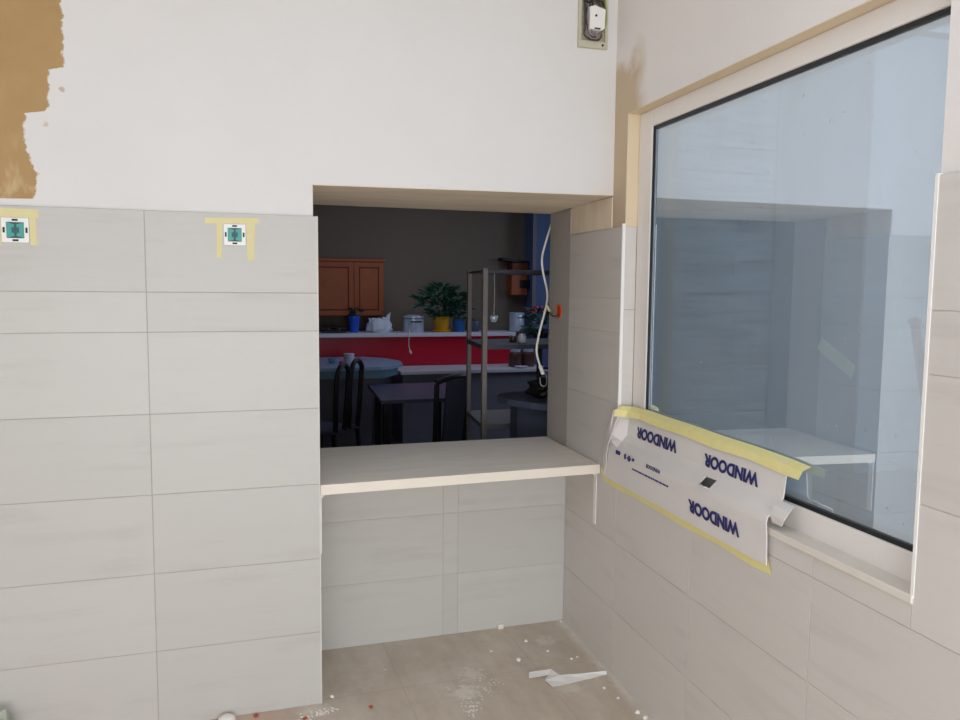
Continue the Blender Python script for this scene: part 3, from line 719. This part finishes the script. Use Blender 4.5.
# pale blue high counter at left
zt_ = at(340, 368, 4.40).z; xe0, xe1 = at(399, 366, 4.9).x, at(386, 370, 4.40).x
bc = thing('breakfast_counter', (-1.0, 4.9, 0), 'pale blue topped high counter at the left in the dark kitchen', 'counter')
out = [(-1.9, 4.40), (xe1-.05, 4.40), (xe1+.05, 4.45), (xe0, 4.72), (xe0+.03, 5.0), (xe0-.05, 5.35), (xe0-.25, 5.58), (-1.9, 5.58)]
out2 = [(x-.05 if x > -1.8 else x, min(max(y, 4.43), 5.54)) for x, y in out]
MB().prism(out, 'z', zt_-.03, zt_).build('top', M['blue_top'], bc)
MB().prism(out2, 'z', zt_-.11, zt_-.03).build('apron', M['blue_edge'], bc)
MB().box((-1.9, 4.62, 0), (xe1-.10, 5.35, zt_-.11)).build('base', M['grey_panel'], bc)
# slate table
tz = .735
p0, p1 = at(381, 401, 3.35), at(368, 385, 4.45)
tb = thing('dining_table', (.0, 3.9, 0), 'dark slate topped table in the middle of the dark kitchen', 'table')
txr = at(446, 401, 3.35).x
sl = (p1.x-p0.x)
tp_ = [(p0.x, 3.35), (txr, 3.35), (txr+.45, 4.45), (p1.x, 4.45)]
MB().prism(tp_, 'z', tz-.03, tz).build('tabletop', M['slate'], tb)
for x, y in ((p0.x+.06, 3.43), (p0.x+.16, 4.36), (txr-.05, 3.43), (txr+.30, 4.36)): MB().box((x-.025, y-.025, 0), (x+.025, y+.025, tz-.03)).build('leg', M['dark_wood'], tb)

# chairs
def chair(x, y, rz, h, w, lab, kind='loops'):
    c = thing('dining_chair', (x, y, 0), lab, 'chair', 'dark dining chairs in the kitchen')
    T = Matrix.Translation((x, y, 0)) @ Matrix.Rotation(rz, 4, 'Z')
    d = .42; sz = .45; hw = w/2
    MB().box((-hw, -d/2, sz-.03), (hw, d/2, sz), bevel=.008).tf(T).build('seat', M['slate' if kind == 'loops' else 'dark_wood'], c)
    for sx_, sy_ in ((-1, -1), (1, -1), (-1, 1), (1, 1)):
        MB().bar((sx_*(hw-.02), sy_*(d/2-.02), sz-.03), (sx_*(hw+.005), sy_*(d/2+.01), 0), .03, .03, (1, 0, 0)).tf(T).build('leg', M['dark_wood'], c)
    # back at y = -d/2 (leans outwards)
    yb = lambda z: -d/2+.01-.04*(z-sz)/(h-sz)
    if kind == 'panel':
        f = MB(); n = 10
        arc = [((i/n-.5)*2*(hw+.01), h-.035*(2*i/n-1)**2) for i in range(n+1)]
        f.tube([(x_, yb(z_)-.05*(1-(x_/hw)**2), z_) for x_, z_ in arc], .022, 8); f.tf(T).build('top_rail', M['dark_wood'], c, smooth=True)
        for s_ in (-1, 1): MB().tube([(s_*(hw-.01), yb(sz), sz-.01), (s_*(hw+.01), yb(h-.05), h-.05)], .019, 8).tf(T).build('back_post', M['dark_wood'], c, smooth=True)
        MB().hexa([(-hw*.62, yb(sz+.05)-.02, sz+.02), (hw*.62, yb(sz+.05)-.02, sz+.02), (hw*.62, yb(sz+.05)-.006, sz+.02), (-hw*.62, yb(sz+.05)-.006, sz+.02)],
                  [(-hw*.7, yb(h)-.045, h-.03), (hw*.7, yb(h)-.045, h-.03), (hw*.7, yb(h)-.03, h-.03), (-hw*.7, yb(h)-.03, h-.03)]).tf(T).build('back_panel', M['dark_grey'], c)
    else:
        for cx_, hh in ((-hw*.52, h-.02), (hw*.52, h)):
            r = hw*.42; pth = [(cx_-r*.8, yb(sz), sz-.01), (cx_-r, yb((sz+hh)/2), (sz+hh)/2), (cx_-r, yb(hh-.10), hh-.10)]
            for i in range(1, 8): a = math.pi-math.pi*i/8; pth.append((cx_+r*math.cos(a), yb(hh), hh-.10+.10*math.sin(a)))
            pth += [(cx_+r, yb(hh-.10), hh-.10), (cx_+r, yb((sz+hh)/2), (sz+hh)/2), (cx_+r*.8, yb(sz), sz-.01)]
            MB().tube(pth, .022, 8).tf(T).build('back_loop', M['dark_wood'], c, smooth=True)
q = at(352.5, 362, 3.75)
chair(-.745, 3.86, math.radians(50), 1.03, .42, 'dark bentwood chair with looped back before the pale blue counter')
q = at(451, 380, 2.5)
chair(q.x-.13, 2.66, math.radians(36), 1.03, .36, 'dark high backed chair with a solid back panel beside the grey rack', 'panel')

# metal rack
fx, fz = at(485, 268, 1.60).x, at(485, 268, 1.60).z
rx = at(469.5, 272, 2.15).x
rk = thing('storage_rack', (fx+.4, 1.9, 0), 'tall grey metal storage rack behind the right part of the opening', 'rack')
XR = fx+.86
for x, y, w_ in ((fx, 1.60, .030), (rx, 2.15, .026), (XR, 1.60, .03), (XR+.06, 2.15, .03)):
    MB().prism([(x-w_/2, y-.015), (x+w_/2, y-.015), (x+w_/2, y-.010), (x-w_/2+.005, y-.010), (x-w_/2+.005, y+.015), (x-w_/2, y+.015)], 'z', 0, fz).build('upright', M['rack'], rk)
for z, nm in ((fz-.02, 'top_rail'),):
    r_ = MB(); r_.bar((fx, 1.60, z), (XR, 1.60, z), .022, .02); r_.bar((rx, 2.15, z), (XR+.06, 2.15, z), .022, .02); r_.bar((fx, 1.6, z), (rx, 2.15, z), .012, .012); r_.build(nm, M['rack_dark'], rk)
for z in (1.315, .815, .25):
    MB().prism([(fx-.012, 1.595), (XR+.012, 1.595), (XR+.07, 2.155), (rx-.012, 2.155)], 'z', z-.028, z).build('shelf', M['rack'] if z == .815 else M['rack_dark'], rk)
# jars and things on the rack shelf
def jar(px, py, Y, z, r, h, mat, lab, nm='jar', cat='jar', grp=None):
    x = at(px, py, Y).x; j = thing(nm, (x, Y, z), lab, cat, grp)
    MB().lathe([(r*.92, 0), (r, .01), (r, h*.72), (r*.72, h*.82), (r*.72, h*.84)], (x, Y, z), 18).build('body', M[mat], j, smooth=True)
    MB().lathe([(r*.78, h*.84), (r*.8, h*.98), (r*.6, h)], (x, Y, z), 18).build('lid', M['steel'], j, smooth=True)
jar(522, 338, 1.75, 1.316, .028, .060, 'bag', 'small white jar with steel lid on the upper rack shelf')
jar(513, 340, 1.85, 1.316, .026, .045, 'brown_glass', 'squat brown jar with steel lid on the upper rack shelf, beside the white one')
jar(515, 365, 5.30, ZW, .075, .20, 'brown_glass', 'left brown storage jar on the low worktop behind the rack', grp='brown storage jars on the low worktop')
jar(528, 365, 5.30, ZW, .075, .20, 'brown_glass', 'right brown storage jar on the low worktop behind the rack', grp='brown storage jars on the low worktop')
x = at(521, 358, 5.15).x
tag(MB().lathe([(.001, 0), (.05, .004), (.075, .018), (.078, .020), (.05, .010), (.001, .008)], (x, 5.14, ZW), 22).build('saucer', M['ledge'], smooth=True), 'small pale dish in front of the brown storage jars', 'dish')

# things on the bar ledge
def onledge(px, y=5.8): return at(px, 330, y).x
# hob
x0, x1_ = onledge(322), onledge(344); hb = thing('gas_hob', ((x0+x1_)/2, 5.8, ZL), 'black gas hob at the left end of the bar ledge', 'hob')
MB().box((x0, 5.66, ZL), (x1_, 5.97, ZL+.025), bevel=.004).build('hob_plate', M['black'], hb)
for k in range(2):
    g_ = MB(); cx = x0+(.25+.5*k)*(x1_-x0)
    for a in range(4): g_.bar((cx+.09*math.cos(a*math.pi/2), 5.81+.09*math.sin(a*math.pi/2), ZL+.045), (cx+.015*math.cos(a*math.pi/2), 5.81+.015*math.sin(a*math.pi/2), ZL+.05), .012, .012)
    g_.lathe([(.035, .0), (.035, .018), (.02, .022)], (cx, 5.81, ZL+.024), 16)
    g_.build('burner_grate', M['dark_grey'], hb)
def leaves(m, c, n, rad, hgt, ln, wd, seed, up_=.3):
    rnd = random.Random(seed)
    for i in range(n):
        a = rnd.uniform(0, 2*math.pi); rr = rad*math.sqrt(rnd.random()); z = hgt*rnd.random()
        k = math.sin(math.pi*min(.98, .12+.8*z/hgt)); b = Vector((c[0]+rr*k*math.cos(a), c[1]+rr*k*math.sin(a), c[2]+z))
        d = Vector((math.cos(a)*rnd.uniform(.4, 1), math.sin(a)*rnd.uniform(.4, 1), rnd.uniform(-.5, .9)*up_*2)).normalized()
        s_ = d.cross(Vector((rnd.uniform(-.4, .4), rnd.uniform(-.4, .4), 1))).normalized(); nn = s_.cross(d); l = ln*rnd.uniform(.6, 1.15); w_ = wd*rnd.uniform(.7, 1.15)
        P_ = [b, b+d*l*.35+s_*w_*.5+nn*.006, b+d*l*.75+s_*w_*.38, b+d*l-nn*l*.12, b+d*l*.75-s_*w_*.38, b+d*l*.35-s_*w_*.5+nn*.006]
        md_ = b+d*l*.5-nn*.008
        V = [m.b.verts.new(p_) for p_ in P_]; cm = m.b.verts.new(md_)
        for j in range(6): m.b.faces.new((V[j], V[(j+1)%6], cm))
    return m
def potted(px, y, r, h, mat, lab, n, rad, hgt, ln, wd, seed, saucer=False, lm='leaf', upk=.3, stems=3):
    x = onledge(px, y); p_ = thing('potted_plant', (x, y, ZL), lab, 'plant', 'potted plants on the bar ledge')
    z0 = ZL
    if saucer: MB().lathe([(r*.9, 0), (r*1.12, .02), (r*1.12, .028), (r*.9, .024)], (x, y, z0), 24).build('saucer', M[mat], p_, smooth=True); z0 += .02
    MB().lathe([(r*.78, 0), (r*.80, .004), (r*.98, h*.8), (r, h*.82), (r, h), (r*.9, h), (r*.86, h*.85), (.001, h*.85)], (x, y, z0), 26).build('pot', M[mat], p_, smooth=True)
    st = MB()
    for i in range(stems): a = i*2.4; st.tube([(x, y, z0+h*.8), (x+.3*rad*math.cos(a), y+.3*rad*math.sin(a), z0+h+hgt*.4), (x+.5*rad*math.cos(a), y+.5*rad*math.sin(a), z0+h+hgt*.75)], .006, 6)
    st.build('stems', M['leaf_dark'], p_)
    leaves(MB(), (x, y, z0+h*.95), n, rad, hgt, ln, wd, seed, upk).build('foliage', M[lm], p_, smooth=True)
potted(354, 5.78, .065, .185, 'blue_pot', 'small plant in a tall bright blue pot on the bar ledge', 16, .06, .10, .10, .035, 3, lm='leaf_dark')
potted(441.5, 5.80, .098, .155, 'yellow_pot', 'large bushy leafy plant in a yellow pot on the bar ledge', 230, .235, .36, .15, .055, 5, saucer=True)
potted(458.5, 5.76, .070, .125, 'blue_pot2', 'leafy plant in a dull blue pot on the bar ledge right of the yellow pot', 90, .12, .32, .13, .05, 8, saucer=True)
# crumpled white plastic bag
x = onledge(379); bg = MB(); rnd = random.Random(5)
prof_b = [(.10, 0), (.135, .03), (.13, .09), (.10, .14), (.05, .16)]
rings = []
for r, z in prof_b:
    rings.append([bg.b.verts.new((x+r*1.0*(1+.16*math.sin(3*a+9*z)+rnd.uniform(-.17, .17))*math.cos(a), 5.78+r*.75*(1+rnd.uniform(-.1, .1))*math.sin(a), ZL+max(0, z+(rnd.uniform(-.02, .02) if z > 0 else 0)))) for a in [2*math.pi*i/18 for i in range(18)]])
for a, b in zip(rings, rings[1:]):
    for i in range(18): bg.b.faces.new((a[i], a[(i+1)%18], b[(i+1)%18], b[i]))
bg.b.faces.new(rings[0][::-1]); bg.b.faces.new(rings[-1])
bgt = thing('plastic_bag', (x, 5.78, ZL), 'crumpled white plastic bag with knotted ears on the bar ledge', 'bag')
bg.build('bag_body', M['bag'], bgt)
for s_, hh in ((1, .225), (-1, .17)):
    MB().prism([(x+s_*.05, ZL+.13), (x+s_*.11, ZL+.10), (x+s_*.125, ZL+hh), (x+s_*.09, ZL+hh-.03)], 'y', 5.76, 5.80).build('ear', M['bag'], bgt)
# rice cooker / steel pot with its cord
x = onledge(413.5, 5.76); cp = thing('steel_cooker', (x, 5.76, ZL), 'steel electric cooker with a dangling cord on the bar ledge', 'cooker')
MB().lathe([(.112, 0), (.118, .008), (.118, .155), (.112, .160)], (x, 5.76, ZL), 32).build('body', M['steel'], cp, smooth=True)
MB().lathe([(.122, .160), (.124, .168), (.120, .185), (.06, .198), (.001, .200)], (x, 5.76, ZL), 32).build('lid', M['steel'], cp, smooth=True)
MB().lathe([(.112, .152), (.121, .154), (.121, .162), (.112, .162)], (x, 5.76, ZL), 32).build('seal', M['black'], cp)
MB().box((x-.06, 5.635, ZL+.115), (x+.07, 5.648, ZL+.130), bevel=.003).build('handle_bar', M['black'], cp)
MB().tube([(x-.075, 5.66, ZL+.03), (x-.08, 5.61, ZL+.006), (x-.088, 5.585, ZL-.03), (x-.092, 5.60, ZL-.12), (x-.075, 5.615, ZL-.20)], .005, 6).build('cord', M['wire_white'], cp)
MB().tube([(x-.075, 5.615, ZL-.195), (x-.062, 5.61, ZL-.235)], .013, 10, smooth=False).build('plug', M['wire_white'], cp)
# dark mug row behind rack, toaster, hanging ladle, flowers
x = onledge(473); mg = thing('dark_crock', (x, 5.80, ZL), 'dark round crock on the bar ledge behind the rack uprights', 'crock')
MB().lathe([(.07, 0), (.085, .02), (.09, .11), (.08, .13), (.075, .13), (.075, .02), (.001, .02)], (x, 5.80, ZL), 22).build('body', M['mid_grey'], mg, smooth=True)
x0, x1_ = onledge(509.5), onledge(523.5)
tn = thing('steel_canister', ((x0+x1_)/2, 5.8, ZL), 'tall bluish steel canister at the right end of the bar ledge', 'canister')
cx, r = (x0+x1_)/2, (x1_-x0)/2
MB().lathe([(r*.97, 0), (r, .01), (r, .19), (r*.98, .195)], (cx, 5.8, ZL), 30).build('body', M['steel'], tn, smooth=True)
MB().lathe([(r*1.02, .195), (r*1.02, .215), (r*.9, .222), (.001, .224)], (cx, 5.8, ZL), 30).build('lid', M['steel'], tn, smooth=True)
# ladle hanging from the rack top rail
q = at(493, 300, 1.62); q.y = 1.60
ld = thing('hanging_ladle', (q.x, 1.6, at(493, 320, 1.62).z), 'long handled ladle hanging from the rack top rail', 'ladle')
zA, zB = fz-.032, at(493, 316, 1.62).z
MB().tube([(q.x, 1.60, zA), (q.x+.002, 1.597, (zA+zB)/2), (q.x, 1.60, zB)], .0035, 7).build('handle', M['rack'], ld)
MB().lathe([(.001, -.03), (.016, -.026), (.025, -.010), (.026, .008), (.022, .014), (.001, .016)], (q.x, 1.60, zB-.010), 20).build('bowl', M['steel'], ld, smooth=True)
# flowers by the blue wall
x = at(540, 325, 4.6).x; zf = 1.10
fs = thing('flower_stand', (x, 4.6, 0), 'pot of pink flowers on a dark stand in front of the blue wall', 'flowers')
MB().lathe([(.16, 0), (.16, .02), (.03, .04), (.03, zf-.02), (.13, zf-.01), (.13, zf)], (x, 4.6, 0), 20).build('stand', M['dark_wood'], fs)
MB().lathe([(.07, 0), (.095, .14), (.09, .14), (.085, .12), (.001, .12)], (x, 4.6, zf), 20).build('pot', M['dark_grey'], fs, smooth=True)
leaves(MB(), (x, 4.6, zf+.10), 80, .16, .24, .14, .05, 21).build('foliage', M['leaf'], fs, smooth=True)
leaves(MB(), (x, 4.6, zf+.30), 26, .15, .07, .06, .04, 22, .5).build('blossom', M['flower'], fs)
# pine wall cabinet
yc = 6.18; xa, xb_ = at(305, 290, yc).x, at(384, 290, yc).x; za, zb = at(384, 316, yc).z, at(384, 262, yc).z
kc = thing('wall_cabinet', ((xa+xb_)/2, yc, za), 'orange pine double door wall cabinet at the back left of the kitchen', 'cabinet')
MB().box((xa, yc+.02, za), (xb_, YB, zb), bevel=.004).build('carcass', M['wood'], kc)
MB().box((xa-.01, yc-.012, zb), (xb_+.015, YB, zb+.03), bevel=.004).build('cornice', M['wood'], kc)
xm = at(354, 290, yc).x
for a, b in ((xa+.005, xm-.004), (xm+.004, xb_-.005)):
    d_ = MB(); e_ = .055
    for u0, v0, u1, v1 in ((a, za+.01, a+e_, zb-.01), (b-e_, za+.01, b, zb-.01), (a+e_, za+.01, b-e_, za+.01+e_), (a+e_, zb-.01-e_, b-e_, zb-.01)): d_.box((u0, yc, v0), (u1, yc+.02, v1), bevel=.003)
    d_.box((a+e_+.012, yc+.006, za+.01+e_+.012), (b-e_-.012, yc+.02, zb-.022-e_), bevel=.005)
    dd = d_.build('door', M['wood'], kc)
    MB().box((a+e_, yc+.016, za+.01+e_), (b-e_, yc+.0199, zb-.01-e_)).build('panel_groove', M['wood_dark'], dd)
    kx = b-.028 if b < xb_-.1 else a+.028
    MB().lathe([(.006, 0), (.014, .008), (.014, .018), (.004, .022)], (0, 0, 0), 14).tf(Matrix.Translation((kx, yc, za+.09)) @ Matrix.Rotation(math.pi/2, 4, 'X')).build('knob', M['wood_dark'], dd, smooth=True)
# small orange wall box and dark hood at the back right
yo = 6.30; q0, q1 = at(511.5, 295, yo), at(527.5, 263, yo)
wb = thing('wall_box', ((q0.x+q1.x)/2, yo, q0.z), 'small orange wooden wall box on the back wall behind the rack', 'box')
MB().box((q0.x, yo, q0.z), (q1.x, YB, q1.z-.10), bevel=.006).build('body', M['wood'], wb)
MB().box((q0.x+.01, yo+.01, q1.z-.10), (q1.x+.01, YB, q1.z), bevel=.006).build('top_compartment', M['wood_dark'], wb)
MB().box((q0.x+.11, yo-.02, q0.z+.09), (q1.x+.03, yo+.01, q0.z+.19), bevel=.008).build('latch', M['black'], wb)
q2 = at(503, 260, yo)
tag(MB().prism([(q2.x, q2.z), (q1.x+.08, q2.z-.045), (q1.x+.08, q2.z-.015), (q2.x, q2.z+.03)], 'y', yo+.02, YB).build('wall_shelf', M['dark_wood']), 'dark slanting shelf on the back wall above the orange wall box', 'shelf')
# things on the pale blue counter
x = at(349, 355, 4.75).x
tag(MB().lathe([(.050, 0), (.052, .004), (.052, .105), (.046, .107), (.018, .107), (.018, .09), (.001, .09)], (x, 4.75, zt_), 24).build('paper_roll', M['ledge'], smooth=True), 'white paper roll standing on the pale blue counter', 'paper roll')
x = at(333, 358, 4.9).x
tag(MB().lathe([(.030, 0), (.048, .02), (.052, .055), (.048, .055), (.040, .015), (.001, .012)], (x, 4.9, zt_), 20).build('small_bowl', M['blue_top'], smooth=True), 'small pale bowl on the pale blue counter left of the paper roll', 'bowl')
x = at(342, 358, 4.7).x
tag(MB().lathe([(.026, 0), (.034, .025), (.030, .035), (.028, .012), (.001, .01)], (x, 4.68, zt_), 18).build('small_cup', M['flower'], smooth=True), 'tiny pinkish cup on the pale blue counter touching the paper roll side', 'cup')

# dark rounded worktop close behind the opening on the right
zc_ = 1.03
rw = thing('rounded_worktop', (.25, 1.15, 0), 'dark grey rounded worktop close behind the right end of the opening', 'worktop')
xq = at(498, 400, 1.3).x
o1 = [(.80, .80), (.80, 1.50), (xq+.18, 1.50), (xq+.06, 1.44), (xq, 1.32), (xq+.02, 1.18), (xq+.10, 1.02), (xq+.22, .86), (xq+.26, .80)]
MB().prism(o1, 'z', zc_-.035, zc_).build('top', M['mid_grey'], rw)
o2 = [(.78, .84), (.78, 1.46), (xq+.24, 1.46), (xq+.10, 1.36), (xq+.10, 1.24), (xq+.30, .84)]
MB().prism(o2, 'z', 0, zc_-.035).build('base', M['mid_grey'], rw)
bx = thing('black_bag', (.22, 1.12, zc_), 'black lumpy bag on the dark rounded worktop by the cable end', 'bag')
x = at(540, 385, 1.15).x
m = MB(); blob(m, (0, 0, .06), .09, (1.1, .9, .7), 9); m.tf(Matrix.Translation((x+.04, 1.2, zc_))); m.build('bag_body', M['black'], bx, smooth=True)
MB().tube([(x, 1.2, zc_+.10), (x+.02, 1.19, zc_+.17), (x+.08, 1.19, zc_+.165), (x+.10, 1.2, zc_+.10)], .007, 7).build('bag_handle', M['black'], bx)

# ------------------------------------------------------------------ outside the window
struct(MB().box((.31, -7, -.1), (6, .449, 0)).build('ground_outside', M['out_grey']))
yo = .30
wo = MB(); zz = 0
xpl0, xpl1 = .32, 1.043
while zz < 2.9:
    h_ = .118; wo.box((xpl0, yo-.018-.004*math.sin(zz*40), zz+.0022), (xpl1, yo, zz+h_-.0022)); zz += h_
wo = struct(wo.build('wall_outside_planks', M['plank']))
struct(MB().box((xpl1, yo-.03, 0), (xpl1+.10, yo, 2.95)).build('trim_2', M['out_grey']))
struct(MB().box((.30, yo, 0), (1.62, .449, 3.0)).build('wall_outside', M['out_grey']))
struct(MB().box((1.621, yo-.02, 0), (6, .449, 3.0)).build('wall_outside_pale', M['out_pale']))
#br1 = MB().bar((1.70, .05, 1.535), (2.06, .10, .01), .035, .022, (1, 0, 0)).bar((1.72, .06, 1.52), (1.62, .06, 1.535), .03, .022)
m = MB(); m.bar((1.752, .07, 1.527), (2.13, .07, 0.005), .040, .02, (1, 0, 0)); m.bar((1.722, .07, 1.515), (1.772, .07, 1.535), .024, .02, (0, 0, 1))
tag(m.build('metal_bar', M['metal_bar']), 'dark metal bar leaning outside, seen through the right part of the window', 'bar')
m = thing('storage_crate', (1.75, .1, 0), 'pale crate standing outside, seen low through the right end of the window', 'crate')
MB().box((1.52, .10, 0), (1.98, .262, .66), bevel=.008).build('body', M['out_grey'], m)
MB().box((1.505, .088, .66), (1.995, .27, .70), bevel=.008).build('lid', M['out_grey'], m)

# ------------------------------------------------------------------ light
w = bpy.data.worlds.new('sky'); SC.world = w; w.use_nodes = True
bgn = w.node_tree.nodes['Background']; bgn.inputs[0].default_value = (.90, .98, 1.09, 1); bgn.inputs[1].default_value = 1.15
def portal(loc, rot, sx_, sy_):
    l = bpy.data.lights.new('daylight_portal', 'AREA'); l.shape = 'RECTANGLE'; l.size = sx_; l.size_y = sy_; l.cycles.is_portal = True
    o = bpy.data.objects.new('daylight_portal', l); COL.objects.link(o); o.location = loc; o.rotation_euler = rot
portal((-1.4, -5.58, 1.55), (math.pi/2, 0, 0), 3.3, 3.0)
portal((-1.4, -2.55, CZ+.05), (0, 0, 0), 3.3, 2.1)
l = bpy.data.lights.new('low_fill_lamp', 'AREA'); l.shape = 'RECTANGLE'; l.size = 3.0; l.size_y = 1.4; l.energy = 75; l.color = (.97, .98, 1.0)  # added fill lamp behind the camera, brightens the alcove
o = bpy.data.objects.new('low_fill_lamp', l); COL.objects.link(o); o.location = (-1.5, -5.5, .9); o.rotation_euler = (math.pi/2, 0, 0)
l = bpy.data.lights.new('kitchen_daylight', 'AREA'); l.shape = 'RECTANGLE'; l.size = 1.4; l.size_y = 1.2; l.energy = 17; l.color = (.60, .74, 1.0)
o = bpy.data.objects.new('kitchen_daylight', l); COL.objects.link(o); o.location = (3.6, 3.6, 2.3); o.rotation_euler = (0, math.radians(62), math.radians(-5))

l = bpy.data.lights.new('kitchen_top_fill', 'AREA'); l.shape = 'RECTANGLE'; l.size = 2.2; l.size_y = 1.4; l.energy = 10; l.color = (.66, .78, 1.0)  # added overhead fill lamp for upward surfaces; the kitchen ceiling is closed
o = bpy.data.objects.new('kitchen_top_fill', l); COL.objects.link(o); o.location = (.7, 4.5, 2.93)

vs = SC.view_settings
vs.view_transform = 'Standard'; vs.look = 'None'; vs.gamma = 1; vs.use_curve_mapping = False
vs.exposure = 0.20
SC.cycles.max_bounces = 10; SC.cycles.diffuse_bounces = 6
